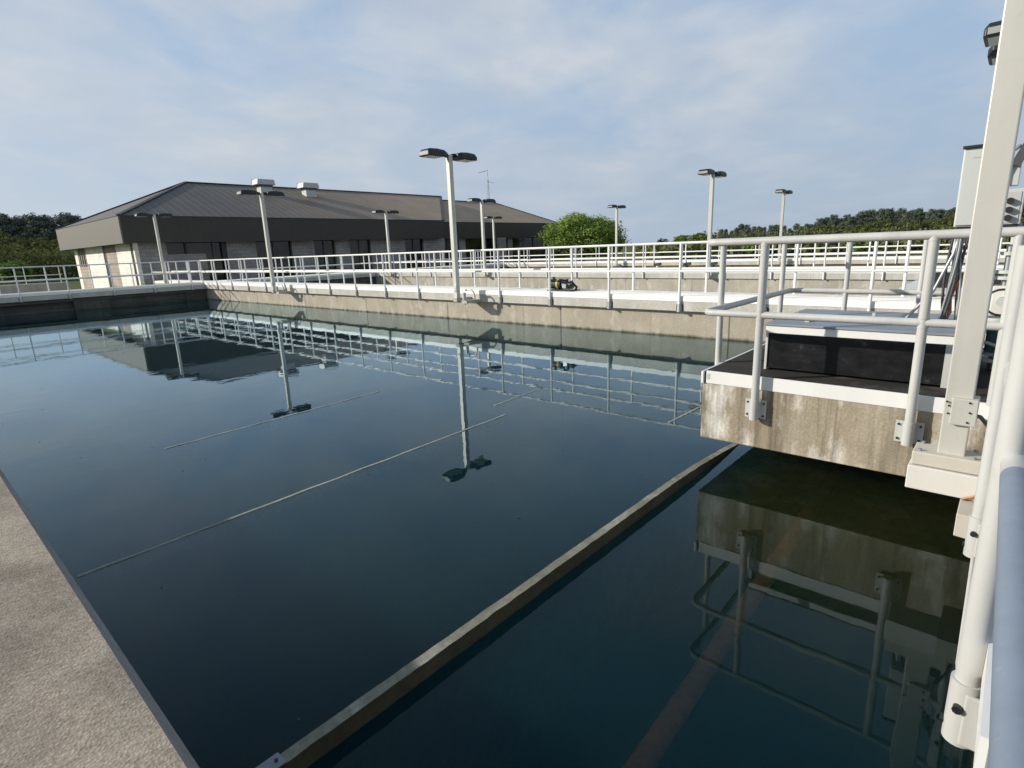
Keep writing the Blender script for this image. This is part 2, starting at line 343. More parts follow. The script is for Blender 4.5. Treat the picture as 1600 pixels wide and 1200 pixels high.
def walkway(label, x0, x1, y0, y1, mat_top=None, zb=ZB, zt=ZT):
    t = thing('walkway', label, 'walkway', ((x0+x1)/2, (y0+y1)/2, zb))
    o = t.location
    MB().box(x0-o.x, x1-o.x, y0-o.y, y1-o.y, .022, .198).build('slab', M['slab_face'], t, .004)
    MB().box(x0-o.x-.006, x1-o.x+.006, y0-o.y-.006, y1-o.y+.006, .2, zt-zb-.004).build('edge_strip', M['strip_far'], t)
    MB().box(x0-o.x+.01, x1-o.x-.01, y0-o.y+.01, y1-o.y-.01, zt-zb-.003, zt-zb).build('deck_coating', mat_top or M['white_top'], t)
    return t
walkway('white sunlit walkway on top of the tan wall across the pool', X1F, X1B, YR, YG)
walkway('white walkway between the second and third basins', X2F, X2B, YR, YLB)
walkway('farthest narrow white walkway in front of the trees', X3F, X3B, YR, YLB)
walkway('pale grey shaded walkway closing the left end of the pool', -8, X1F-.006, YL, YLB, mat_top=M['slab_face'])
walkway('walkway closing the left end of the second basin, behind the far railings', X1B+.006, X2F-.006, YL, YLB)
walkway('walkway closing the left end of the third basin, far behind the railings', X2B+.006, X3F-.006, YL, YLB)
nw = thing('walkway', 'near right walkway with thin white edge flashing beside the lamp post', 'walkway', (4, -1.4, .66))
MB().box(-4.9, 5.66, -1.15, 1.325, .0, .085).build('deck', M['plate'], nw)
MB().box(-2.75, .02, 1.325, 1.34, -.005, .09).build('edge_flashing', M['strip'], nw)
# near slab on the left with chamfered lip
s = MB(); W = .245
s.add([(-3, -.115, .62), (W, -.115, .62), (W, YL, .62), (-3, YL, .62), (W+.05, -.115, .49), (W+.05, YL, .49), (W+.045, -.115, -3), (W+.045, YL, -3), (-3, -.115, -3), (-3, YL, -3)],
      [(0,1,2,3), (3,2,5,7,9), (0,8,6,4,1), (0,3,9,8)])
s.f += [(1,4,5,2), (4,6,7,5)]; s.sm += [False]*2; s.mi += [1, 1]
ns = tag(s.build('concrete_slab', [M['aggregate'], M['slab_side']]), 'rough exposed-aggregate concrete slab along the near left edge of the pool', 'slab')

# ------------------------------------------------------------------ weir trough and weir lips in the pool
def build_trough():
    t = thing('weir_trough', 'thick mossy concrete trough wall just above the water running under the platform', 'trough', (.29, 1.6, 0))
    m = MB(); n = 260; rows = []
    for i in range(n+1):
        x = 4.38*i/n; e = .0025*noise.noise(Vector((x*9, 0, 1))); e2 = .004*noise.noise(Vector((x*14, 3, 1))); h = .074*(1-max(0, (x-3.0)/1.4)**2) + .003*noise.noise(Vector((x*8, 9, 1)))
        rows.append([(x, .052+e, -.8), (x, .052+e, h), (x, .004+e2, h), (x, .001+e2, -.02), (x, -.01, -.8)])
    vs = [v for r in rows for v in r]; fs = []; mis = []
    for i in range(n):
        for k in range(4): fs.append((i*5+k, i*5+k+1, i*5+k+6, i*5+k+5)[::-1]); mis.append(1 if k > 1 else 0)
    fs.append((n*5, n*5+1, n*5+2, n*5+3, n*5+4)); fs.append((4, 3, 2, 1, 0)); m.add(vs, fs); m.mi = mis+[1, 1]
    m.build('trough_wall', [M['trough'], M['trough_side']], t)
    p = MB().box(.13, .30, -.001, .057, .0785, .0835).build('splice_plate', M['plate'], t, .002)
    for x in (.15, .28): MB().tube([(x, .028, .0835), (x, .028, .089)], .006, 8).build('bolt', M['dark'], p)
build_trough()
def lip(label, x0, x1, y0, y1, w):
    m = MB(); n = 40
    for i in range(n):
        a, c = i/n, (i+1)/n
        m.bar((x0+(x1-x0)*a, y0+(y1-y0)*a+.003*math.sin(i*1.3), -.04), (x0+(x1-x0)*c, y0+(y1-y0)*c+.003*math.sin(i*1.3+1.3), -.04), w, .087+.002*math.sin(i))
    tag(m.build('weir_lip', M['trough_lip']), label, 'weir lip')
M['trough_lip'] = concrete('pale_weir_lip', (.40, .42, .38), (.20, .22, .18), fine=30)
lip('long thin pale weir lip at the waterline left of the thick trough', .43, 4.15, 3.73, 3.86, .022)
lip('short thin weir lip at the waterline beyond the end of the long one', 4.34, 5.24, 4.20, 4.26, .022)
lip('faint weir lip nearest the left end of the open water', 1.5, 4.0, 5.76, 5.88, .02)
lip('short weir lip under the reflected railing near the platform', 4.87, 5.6, 2.36, 2.34, .022)
p = MB(); p.tube([(6.2, 1.0, -.3), (1.5, .86, -.3), (.5, .82, -.3)], .05, 14)
tag(p.build('submerged_pipe', M['pipe_red']), 'rusty red pipe lying under the water below the platform', 'pipe')

sk = MB(); rs_ = random.Random(9)
for _ in range(110):
    x, y = rs_.uniform(.6, 8.5), rs_.uniform(.5, 16); a = rs_.random()*3.1; r_ = rs_.uniform(.006, .013)
    u_, v_ = Vector((math.cos(a)*r_, math.sin(a)*r_, 0)), Vector((-math.sin(a)*r_*.5, math.cos(a)*r_*.5, .002)); c_ = Vector((x, y, .004))
    sk.add([c_-u_, c_-v_, c_+u_, c_+v_], [(0,1,2,3)])
tag(sk.build('floating_debris', M['trunk']), 'tiny dark specks of leaf litter floating on the pool', 'debris', kind='stuff')

# ------------------------------------------------------------------ guard rails
R_ = .024
def post_mesh(z0, z1, n=10):
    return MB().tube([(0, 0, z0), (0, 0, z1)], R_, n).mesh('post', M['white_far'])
def bracket_mesh(ax, s):
    """sleeve with two bolted flange plates; ax = axis along the wall, s = side of the wall"""
    m = MB(); m.tube([(0,0,-.005),(0,0,.14)], R_+.006, 12)
    for k in (-1, 1):
        if ax == 'y':
            m.box(s*.034-.004, s*.034+.004, k*.052-.020, k*.052+.020, 0, .135)
            m.box(min(0, s*.034), max(0, s*.034), k*.03-.006, k*.03+.006, .01, .125)
            for z in (.022, .113): m.tube([(s*.034-.004*s, k*.055, z), (s*.034-.014*s, k*.055, z)], .007, 6, mi=1)
        else:
            m.box(k*.052-.020, k*.052+.020, s*.034-.004, s*.034+.004, 0, .135)
            m.box(k*.03-.006, k*.03+.006, min(0, s*.034), max(0, s*.034), .01, .125)
            for z in (.022, .113): m.tube([(k*.055, s*.034-.004*s, z), (k*.055, s*.034-.014*s, z)], .007, 6, mi=1)
    return m.mesh('bracket', [M['white'], M['dark']])
def rail(label, axis, c, a0, a1, posts, z0, side=1, bracket=True, mat=None, top=ZRAIL, mid=ZMID, n=10):
    """axis 'y': runs along Y at X=c from a0 to a1"""
    P = (lambda a, z: (c, a, z)) if axis == 'y' else (lambda a, z: (a, c, z))
    t = thing('guard_rail', label, 'railing', P(a0, z0)); o = Vector(P(a0, z0))
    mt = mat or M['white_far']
    for nm, z in (('top_rail', top), ('mid_rail', mid)):
        MB().tube([Vector(P(a0, z))-o, Vector(P(a1, z))-o], R_, n).build(nm, mt, t)
    pm = post_mesh(0, top-z0, n); bm = bracket_mesh(axis, side) if bracket else None
    for a in posts:
        q = bpy.data.objects.new('post', pm); COL.objects.link(q); q.parent = t; q.location = Vector(P(a, z0))-o
        if bm:
            k = bpy.data.objects.new('bracket', bm); COL.objects.link(k); k.parent = q
    return t
sp = 1.482
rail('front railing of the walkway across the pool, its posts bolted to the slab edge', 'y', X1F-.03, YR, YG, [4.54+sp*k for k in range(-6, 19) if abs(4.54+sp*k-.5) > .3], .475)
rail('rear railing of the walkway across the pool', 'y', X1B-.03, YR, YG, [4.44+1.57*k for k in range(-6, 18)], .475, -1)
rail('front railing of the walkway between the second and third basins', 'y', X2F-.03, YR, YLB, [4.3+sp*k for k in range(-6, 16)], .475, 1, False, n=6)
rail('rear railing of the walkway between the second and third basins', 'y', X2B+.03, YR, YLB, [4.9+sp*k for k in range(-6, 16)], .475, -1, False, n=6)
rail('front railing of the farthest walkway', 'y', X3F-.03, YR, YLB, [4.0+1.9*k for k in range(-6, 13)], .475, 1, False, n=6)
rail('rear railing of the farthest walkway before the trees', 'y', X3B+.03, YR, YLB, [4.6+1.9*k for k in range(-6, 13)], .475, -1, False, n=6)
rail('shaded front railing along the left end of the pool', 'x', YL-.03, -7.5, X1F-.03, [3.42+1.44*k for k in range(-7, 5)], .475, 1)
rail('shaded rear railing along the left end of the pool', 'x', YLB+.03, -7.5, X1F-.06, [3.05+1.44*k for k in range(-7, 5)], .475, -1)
rail('railing closing the far end of the left grounds walkway', 'x', 42.2, -7.5, 7.5, [1.0+1.6*k for k in range(-5, 5)], .475, -1, False, n=6)
b = MB(); b.box(-8, 7.6, 41.4, 42.1, -.6, ZT); tag(b.build('retaining_wall', M['slab_face']), 'low pale wall behind the left walkway in front of the building', 'wall')

rail('front railing over the left end of the second basin', 'x', YL-.03, X1B+.1, X2F-.1, [11.3+1.5*k for k in range(5)], .475, 1, False, n=6)
rail('front railing over the left end of the third basin', 'x', YL-.03, X2B+.1, X3F-.1, [20.8+1.5*k for k in range(6)], .475, 1, False, n=6)
rail('rear railing along the far side of the left cross walkway, before the long building', 'x', YLB+.03, X1B+.1, X3B, [11.4+1.5*k for k in range(13)], .475, -1, False, n=6)
# near railing over the water (right edge of the view)
nr = thing('guard_rail', 'near white railing post run bolted to the wall at the right edge, its mid rail tinted blue-grey for shade', 'railing', (.1, -.037, .46))
def near_rail():
    o = Vector((.1, -.037, .46))
    pm = MB().tube([(0,0,0),(0,0,ZRAIL-.46)], .027, 20).mesh('post', M['white'])
    br = MB(); br.tube([(0,0,-.01),(0,0,.165)], .034, 24)
    for k in (-1, 1):
        br.box(k*.058-.026, k*.058+.026, -.078, -.068, -.01, .15); br.box(k*.033-.006, k*.033+.006, -.07, 0, 0, .145)
        for z in (.02, .12):
            br.tube([(k*.062, -.068, z), (k*.062, -.060, z)], .013, 12, mi=1); br.tube([(k*.062, -.060, z), (k*.062, -.050, z)], .008, 6, mi=2)
    br.tube([(.0, .033, .03), (.0, .042, .03)], .011, 8, mi=2); br.tube([(-.03, .01, .10), (-.046, .012, .10)], .011, 8, mi=2)
    bm = br.mesh('bracket', [M['white'], M['conduit'], M['dark']])
    for x, y, z in ((1.6, 0, 0), (2.78, .026, -.045)):
        q = bpy.data.objects.new('post', pm); COL.objects.link(q); q.parent = nr; q.location = (x-o.x, y, z)
        k = bpy.data.objects.new('bracket', bm); COL.objects.link(k); k.parent = q
        bv = k.modifiers.new('bevel', 'BEVEL'); bv.width = .004; bv.segments = 2; bv.limit_method = 'ANGLE'
    MB().tube([(.15-o.x, -.0735-o.y, ZMID-o.z), (1.49-o.x, -.0515-o.y, ZMID-o.z)], .0265, 24).build('mid_rail', M['shade_rail'], nr)['label'] = 'shaded blue-grey stretch of the mid rail'
    MB().tube([(1.49-o.x, -.0515-o.y, ZMID-o.z), (3.97-o.x, -.011-o.y, ZMID-o.z)], .0262, 24).build('mid_rail', M['white'], nr)
    MB().tube([(.15-o.x, -.068-o.y, ZRAIL-o.z), (3.9-o.x, -.068-o.y, ZRAIL-o.z)], .025, 20).build('top_rail', M['white'], nr)
near_rail()

# ------------------------------------------------------------------ overhanging platform
XP, YP, ZPB, ZS = 4.03, 1.69, .227, .665
pf = thing('platform', 'overhanging concrete platform with white metal edge strip and dark deck', 'platform', (XP, 0, ZPB))
def platform():
    m = MB(); m.box(0, 2.05, -.11, YP, 0, ZS-ZPB); m.build('concrete_beam', M['plat_conc'], pf, .008)
    MB().box(.012, 2.04, -.10, YP-.012, ZS-ZPB, .757-ZPB-.006).build('deck', M['deckdark'], pf)
    e = MB(); z0, z1 = ZS-ZPB-.002, .757-ZPB
    e.box(-.006, .010, .02, YP-.03, z0, z1); e.box(-.02, 2.06, YP-.014, YP+.004, z0, z1-.004); e.box(2.045, 2.06, .02, YP, z0, z1-.002)
    e.build('edge_strip', M['strip'], pf, .002)
    MB().box(-.0075, .012, YP-.06, YP-.035, z0+.03, z1-.02).build('joint_plate', M['post_grey'], pf)
platform()
XR = 3.97
def plat_rail():
    t = thing('guard_rail', 'white tube railing around the overhanging platform', 'railing', (XR, 0, .46))
    def arc(z):
        pts = [(0, .0, z), (0, YP-.09, z)]
        for k in range(1, 6):
            a = math.pi/2*k/6; pts.append((.07-.07*math.cos(a), YP-.09+.07*math.sin(a), z))
        pts += [(.07, YP-.02, z), (2.0, YP-.02, z)]
        for k in range(1, 6):
            a = math.pi/2*k/6; pts.append((2.0+.06*math.sin(a), YP-.08+.06*math.cos(a), z))
        pts += [(2.06, YP-.08, z), (2.06, .05, z)]
        return pts
    MB().tube(arc(ZRAIL-.46), .026, 16).build('top_rail', M['white'], t)
    MB().tube(arc(ZMID-.46), .024, 16).build('mid_rail', M['white'], t)
    pb = MB().tube([(0,0,0),(0,0,ZRAIL-.46)], .026, 16)
    for z in (ZMID-.46-.030, ZMID-.46+.024, ZRAIL-.46-.032): pb.tube([(0,0,z),(0,0,z+.003),(0,0,z+.006)], .0285, 16)
    pm = pb.mesh('post', M['white']); bm = bracket_mesh('y', 1)
    bx = bracket_mesh('x', -1)
    for x, y in ((0, 1.28), (0, .375)):
        q = bpy.data.objects.new('post', pm); COL.objects.link(q); q.parent = t; q.location = (x, y, 0)
        k = bpy.data.objects.new('bracket', bm); COL.objects.link(k); k.parent = q
    p2 = MB().tube([(0,0,.0),(0,0,ZRAIL-.46)], .024, 14).mesh('post', M['white'])
    for x, y in ((.42, YP+.03), (1.93, YP+.03)):
        q = bpy.data.objects.new('post', p2); COL.objects.link(q); q.parent = t; q.location = (x, y-.05 if False else y, 0)
        k = bpy.data.objects.new('bracket', bx); COL.objects.link(k); k.parent = q
    p3 = MB().tube([(0,0,.3),(0,0,ZRAIL-.46)], .022, 14).mesh('post', M['white'])
    for x, y in ((2.06, 1.19), (2.06, .62), (2.06, .06), (0, .02)):
        q = bpy.data.objects.new('post', p3); COL.objects.link(q); q.parent = t; q.location = (x, y, 0)
plat_rail()
def hood():
    t = thing('hatch_enclosure', 'low raised hatch enclosure with black screens standing on the overhanging platform', 'hatch', (4.3, .8, .757))
    z = lambda a: a-.757
    x0, x1, y0, y1 = 0, 1.02, -.52, .54
    MB().box(x0-.01, x1+.02, y0-.14, y1+.012, z(1.085), z(1.10)).build('cover', M['cover'], t, .003)
    MB().box(x0, x0+.035, y0-.08, y1, z(1.03), z(1.083)).build('beam', M['strip'], t, .003)
    for y in (y1-.018, y0-.055): MB().box(x0+.003, x0+.033, y, y+(.016 if y > 0 else .05), 0, z(1.028)).build('corner_post', M['white'], t)
    MB().box(x1-.035, x1, y0-.08, y1, 0, z(1.083)).build('rear_panel', M['deckdark'], t)
    MB().box(x0+.04, x1-.04, y1-.012, y1-.004, 0, z(1.083)).build('side_panel', M['deckdark'], t)
    MB().box(x0+.04, x1-.04, y0-.075, y0-.067, 0, z(1.083)).build('side_panel', M['deckdark'], t)
    s = MB(); s.box(x0+.014, x0+.018, y0-.003, y1-.02, .012, z(1.028)); s.build('screen', M['screen'], t)
    for x, y in ((.35, .42), (.18, .30), (.30, -.35), (.55, -.05)):
        MB().box(x, x+.09, y, y+.03, z(1.10), z(1.118)).box(x+.03, x+.05, y+.005, y+.025, z(1.118), z(1.14)).build('cover_clip', M['white'], t)
    MB().box(-.06, -.01, y0-.10, y0-.085, .0, .012).build('floor_clip', M['white'], t)
def m_screen():
    m, nt, out = nodes('black_mesh_screen')
    n = noise_tex(nt, 6, 6, .8, (1, 1, 2)); r = ramp(nt, n.outputs['Fac'], [(.4, (.006, .006, .007)), (.6, (.016, .016, .018)), (.74, (.10, .10, .10))])
    principled(nt, out, r.outputs[0], .35, 0, .3); return m
M['screen'] = m_screen()
hood()
# a second platform of the same kind in the second basin
def platform_far():
    t = thing('platform', 'smaller looking twin platform with dark hatch behind the lamp post in the second basin', 'platform', (12.1, 0, ZPB))
    MB().box(.1, 2.3, -1.5, 1.57, 0, .43).build('concrete_beam', M['wall_far'], t)
    MB().box(.09, 2.31, -1.51, 1.58, .43, .53).build('edge_strip', M['strip'], t)
    MB().box(.35, 1.6, -1.1, 1.15, .53, .82).build('screen', M['black'], t)
    MB().box(.32, 1.63, -1.15, 1.18, .82, .87).build('cover', M['cover'], t)
platform_far()

# ------------------------------------------------------------------ lamp posts
def lamp_proto():
    t = thing('lamp_post', '', 'lamp post', (0, 0, 0), 'twin-headed lamp posts along the walkways')
    # origin: foot of the post (z=.60 level, on its bracket)
    q = MB(); h = .056; q.add([(-h,-h,0),(h,-h,0),(h,h,0),(-h,h,0),(-h,-h,3.22),(h,-h,3.22),(h,h,3.22),(-h,h,3.22)], [(0,1,5,4),(1,2,6,5),(2,3,7,6),(3,0,4,7),(4,5,6,7)])
    q.build('pole', M['post_grey'], t, .006)
    hb = MB().box(-.085, .03, -.078, .025, .165, .30).build('junction_box', M['post_grey'], t, .004)
    sc_ = MB()
    for y, z in ((.035, .255), (.045, .275), (.035, .215), (-.045, .285), (-.05, .235), (-.045, .185)): sc_.tube([(-.062 if y > .03 else -.0855, y, z), (-.07 if y > .03 else -.091, y, z)], .005, 6)
    sc_.build('screws', M['dark'], hb)
    for s in (-1, 1):
        a = MB(); a.bar((s*.05, 0, 3.20), (s*.19, 0, 3.225), .07, .09); a.build('arm', M['dark'], t, .01)
        v = []
        x0, x1 = .16, .74; w = .185; zt, zb = 3.30, 3.14
        prof = [(x0, .75, 3.185, 3.25), (x0+.10, 1.0, 3.145, 3.285), (x0+.30, 1.0, zb, zt), (x1-.06, 1.0, zb, zt-.012), (x1, .93, zb+.002, zt-.06)]
        hm = MB(); vs = []
        for (x, k, b0, t0) in prof:
            vs += [(s*x, -w*k, b0), (s*x, w*k, b0), (s*x, w*k, (b0+t0)/2+.02), (s*x, w*k*.78, t0), (s*x, -w*k*.78, t0), (s*x, -w*k, (b0+t0)/2+.02)]
        fs = [(5,4,3,2,1,0)] + [(24,25,26,27,28,29)]
        for i in range(4):
            for k in range(6): fs.append((i*6+k, i*6+(k+1) % 6, (i+1)*6+(k+1) % 6, (i+1)*6+k))
        if s < 0: fs = [f[::-1] for f in fs]
        hm.add(vs, fs); hd = hm.build('lamp_head', M['dark'], t, .012)
        MB().box(min(s*(x0+.16), s*(x1-.05)), max(s*(x0+.16), s*(x1-.05)), -w*.78, w*.78, zb-.008, zb+.004).build('lens', M['lens'], hd)
        if s < 0:
            MB().box(-x1-.006, -x1-.001, -w*.80, w*.80, zb+.02, zt-.075).build('sunlit_end_face', M['sunlit_end'], hd)  # pale plate paints sunlight on the pool-side end of the dark head
    MB().box(-.105, .075, -.125, .155, -.07, 0).build('base_block', M['beige_box'], t, .006)
    MB().box(-.12, .085, -.135, .165, -.20, -.074).build('corbel', M['white_beige'], t, .005)
    n_ = MB()
    for x in (-.075, .06):
        for y in (-.095, .125): n_.tube([(x, y, -.002), (x, y, .012)], .009, 8)
    n_.build('anchor_bolts', M['conduit'], t)
    return t
M['sunlit_end'] = paint('sunlit_end_paint', (.35, .36, .35), .5, .1)  # paler tone for the sunlit end of the lamp heads
M['white_beige'] = paint('off_white_paint', (.66, .645, .60), .55, .06)
lamp = lamp_proto()
LAMPS = [
 ((3.52, .14, .602), 'nearest lamp post, a thick square grey post rising out of the picture at right', 0),
 ((9.26, 10.03, .60), 'tall lamp post on the tan wall in the middle, its twin heads against the sky', 0),
 ((9.26, 19.4, .60), 'lamp post on the pool wall in front of the dark roof and its first vent', 0),
 ((9.26, 30.3, .60), 'leftmost lamp post, standing by the corner of the building', 0),
 ((9.26, .44, .60), 'lamp post hidden behind the nearest one, only its stacked dark heads showing', 0),
 ((18.55, 25.2, .60), 'short looking lamp post in front of the right part of the long dark roof', 0),
 ((18.55, 18.15, .60), 'lamp post just right of the middle one, before the brown hip roof', 0),
 ((18.55, 7.75, .60), 'lamp post rising beside the corner of the platform railing on the right', 0),
 ((28.95, 27.3, .60), 'small distant lamp post below the roof antenna', 0),
 ((28.95, 17.6, .60), 'small distant lamp post in front of the round green tree', 0),
 ((28.95, 8.65, .60), 'rightmost small distant lamp post, before the pine tree line', 0)]
for i, (loc, lab, rz) in enumerate(LAMPS):
    o = lamp if i == 0 else copy_tree(lamp)
    if i:
        for ch in list(o.children):
            if ch.name.split('.')[0] in ('base_block', 'corbel', 'anchor_bolts'): bpy.data.objects.remove(ch)
    o.location = loc; o['label'] = lab
    if i: MB().box(-.075, .40, -.06, .06, -.09, -.005).build('base_arm', M['slab_face'], o, .004)
# support strut and cables at the nearest lamp post
st = MB(); st.add([(3.2, -.113, .27), (3.2, .073, .285), (3.2, .073, .398), (3.2, -.113, .398), (3.55, -.113, .27), (3.55, .073, .285), (3.55, .073, .398), (3.55, -.113, .398)],
                  [(0,1,2,3)[::-1], (4,5,6,7), (0,4,5,1)[::-1], (1,5,6,2)[::-1], (2,6,7,3)[::-1], (0,3,7,4)])
tag(st.build('support_bracket', M['beige_box'], bevel=.004), 'beige support bracket under the foot of the nearest lamp post', 'bracket')
c = MB(); c.tube([(3.56, .09, .80), (3.57, .05, .79), (3.60, .015, .74), (3.62, -.002, .67), (3.64, -.01, .60), (3.65, -.01, .50), (3.65, -.01, .42)], .010, 10)
tag(c.build('cable_conduit', M['cable']), 'dark curved cable running from the nearest lamp post down to the wall', 'cable')
c = MB(); c.tube([(3.392, .066, .405), (3.39, .03, .425), (3.388, .0, .45), (3.38, -.03, .47)], .006, 8)
tag(c.build('orange_cable', M['brass']), 'thin orange-brown cable across the white corbel of the nearest lamp post', 'cable')
c = MB(); c.tube([(2.74, -.012, .41), (2.45, -.015, .38), (2.1, -.018, .335), (1.9, -.04, .30)], .008, 8)
tag(c.build('thin_conduit', M['white']), 'thin white conduit running below the second post bracket of the near railing', 'conduit')
# flood light loops at the feet of two far lamp posts
def floodlight(x, y, lab):
    t = thing('pipe_fitting', lab, 'pipe fitting', (x, y, .60))
    MB().box(.0, .42, -.32, -.14, -.13, -.06).build('bracket_plate', M['slab_face'], t)
    MB().tube([(-.02, -.27, -.04), (-.02, -.27, .13)], .045, 12).build('stub_pipe', M['post_grey'], t)
    pts = [(.1, -.2, .18)] + [(.1, -.34-.16*math.sin(a), .02+.17*math.cos(a)) for a in [k*.26 for k in range(8)]]
    MB().tube(pts, .022, 10).build('hose_loop', M['post_grey'], t)
floodlight(9.26, 10.03, 'curved hose and stub pipe at the foot of the middle lamp post')
floodlight(9.26, 19.4, 'small stub pipe and hose at the foot of the lamp post before the long roof')

# ------------------------------------------------------------------ electrical gear behind the nearest lamp post
def cabinet():
    t = thing('control_cabinet', 'tall light grey control cabinet standing behind the nearest lamp post', 'cabinet', (5.0, .2, .757))
    MB().box(-.10, .12, -.01, .17, .975, 1.468).build('cabinet_box', M['grey_cab'], t, .006)
    MB().box(-.112, -.101, -.005, .164, .985, 1.455).build('door', M['grey_cab'], t, .004)
    MB().box(-.115, -.113, .07, .12, 1.405, 1.418).build('name_plate', M['white'], t)
    MB().box(-.12, .14, -.02, .176, 1.469, 1.484).build('rain_cap', M['dark'], t)
    MB().tube([(0, .06, 1.484), (0, .06, 1.55)], .012, 8).tube([(0, .02, 1.55), (0, .02, 1.60), (0, .02, 1.61)], .006, 6).box(-.01, .01, .015, .065, 1.535, 1.55).build('antenna_stub', M['dark'], t)
    MB().box(-.09, .1, .0, .15, .94, .974).build('gland_plate', M['black'], t)
    for y in (.13,): MB().box(-.02, .02, y, y+.025, 0, .94).build('leg', M['conduit'], t)
    MB().box(-.02, .02, -.01, .015, 0, .94).build('leg', M['conduit'], t)
cabinet()
def bundle():
    t = thing('cable_bundle', 'bundle of dark cables fanning down from the grey control cabinet', 'cables', (4.95, .3, .757))
    rnd = random.Random(3)
    for k in range(7):
        y0 = -.02 + .012*k*1.2 - .0; pts = []
        yb = .02 - .10*rnd.random() + .02*k
        for i in range(9):
            a = i/8; pts.append((.02*math.sin(k+a*3), y0*(1-a)+yb*a + .02*math.sin(a*5+k), .94*(1-a)+.02*a))
        MB().tube(pts, .007+.003*rnd.random(), 8).build('cable', [M['cable'], M['conduit'], M['conduit']][k % 3], t)
    MB().tube([(0, .03, .94), (-.02, .05, .8), (-.05, .13, .55), (-.10, .26, .36)], .010, 8).build('cable', M['conduit'], t)
    MB().tube([(0, .0, .62), (0, .03, .5), (0, .02, .40), (0, .05, .32)], .006, 8).build('cable', M['pipe_red'], t)
bundle()
def switch():
    t = thing('switch_panel', 'pale switch panel with three round dark knobs right of the nearest lamp post', 'switch panel', (5.0, .165, .757))
    MB().box(-.05, .1, -.13, .0, .98, 1.20).build('panel_box', M['grey_cab'], t, .005)
    MB().box(-.055, -.05, -.115, -.02, .99, 1.18).build('panel_face', M['white'], t)
    for z in (1.02, 1.07, 1.125): MB().tube([(-.056, -.065, z), (-.085, -.065, z)], .020, 14).build('knob', M['black'], t)
    MB().box(-.04, .08, -.12, -.0, .95, .979).build('gland_plate', M['black'], t)
    MB().box(-.03, .05, -.09, -.02, 1.22, 1.36).build('junction_box', M['grey_cab'], t, .005)
    MB().bar((-.05, -.06, 1.34), (-.05, -.13, 1.52), .05, .05).build('lever', M['cable'], t)
    MB().tube([(-.05, -.02, 1.30), (-.07, -.03, 1.42), (-.04, -.07, 1.46)], .012, 8).build('hose', M['conduit'], t)
    MB().box(-.02, .02, -.19, -.16, 0, 1.62).build('leg', M['white'], t)
    MB().box(-.0, .04, -.145, -.12, 0, .98).build('leg', M['conduit'], t)
switch()
def actuator():
    t = thing('gate_actuator', 'clutter of pale flanged valve gear and pipes right of the nearest lamp post', 'valve gear', (5.1, .06, .757))
    MB().tube([(0, 0, 0), (0, 0, .85)], .022, 14).build('stem', M['conduit'], t)
    for z, r in ((.06, .10), (.10, .07), (.30, .085), (.34, .085), (.62, .06), (.66, .06), (.78, .045)):
        MB().tube([(0, 0, z), (0, 0, z+.022)], r, 20).build('flange', M['grey_cab'], t)
    MB().tube([(0, 0, .12), (0, 0, .29)], .055, 16).build('body', M['teal'], t)
    MB().box(-.07, .07, -.06, .06, .38, .58).build('gear_box', M['white_beige'], t, .01)
    MB().tube([(-.07, 0, .48), (-.16, 0, .48)], .03, 14).build('motor', M['grey_cab'], t)
    n = 20; MB().tube([(-.17+0*k, .085*math.cos(2*math.pi*k/n), .48+.085*math.sin(2*math.pi*k/n)) for k in range(n+1)], .008, 6).build('handwheel', M['dark'], t)
    MB().tube([(.02, -.1, .0), (.02, -.1, .9)], .014, 10).build('conduit', M['white'], t)
    MB().tube([(-.05, .09, .02), (-.05, .10, .35), (-.03, .06, .5)], .010, 8).build('hose', M['cable'], t)
    MB().tube([(-.1, .12, .02), (-.1, .12, .14), (-.1, .05, .2), (-.1, -.05, .16), (-.1, -.09, .04)], .014, 10).build('hose', M['white'], t)
actuator()
for x, y, lab in ((5.45, .28, 'white stub post right of the hatch enclosure on the platform deck'),):
    m = MB(); m.box(x, x+.05, y-.03, y+.02, .757, 1.05); tag(m.build('stub_post', M['white']), lab, 'post')

# equipment across the pool
def equip():
    t = thing('pump_unit', 'dark pump unit with yellow strap sitting behind the far railing', 'pump', (10.12, 7.52, ZT)); t.scale = (1.2, 1.2, 1.1)
    MB().box(-.13, .13, -.30, .26, .0, .02).build('base_frame', M['dark'], t)
    MB().tube([(0, .0, .13), (0, .24, .13)], .10, 16).build('motor', M['black'], t)
    MB().tube([(0, -.22, .11), (0, -.02, .11)], .075, 14).build('housing', M['cable'], t)
    MB().tube([(0, .05, .13), (0, .09, .13)], .106, 16).build('strap', M['yellow'], t)
    for y, h in ((-.20, .2), (-.10, .23), (.20, .27)): MB().tube([(0, y, .1), (.0, y, h)], .03, 10).build('pipe_stub', M['cable'], t)
    MB().tube([(-.06, -.22, .12), (-.10, -.30, .16), (-.06, -.36, .08), (0, -.30, .03)], .022, 10).tube([(-.09, -.05, .16), (-.13, -.12, .22), (-.1, -.2, .2)], .016, 8).build('hose', M['black'], t)
    MB().box(-.12, -.05, -.16, -.08, .06, .14).build('terminal_box', M['conduit'], t)
equip()
for (x, y, lab) in ((19.4, 10.2, 'small white and dark valve head left of the twin valves on the second walkway'), (19.45, 9.05, 'small dark valve head in the middle on the second walkway'),
                    (19.5, 8.1, 'small dark valve head nearest the lamp post on the second walkway')):
    t = thing('valve_head', lab, 'valve', (x+.3, y, ZT))
    MB().tube([(0,0,0),(0,0,.16)], .05, 10).build('stem', M['white'] if y > 10 else M['dark'], t)
    MB().bar((0,-.14,.19),(0,.14,.15), .10, .10).build('body', M['dark'], t)

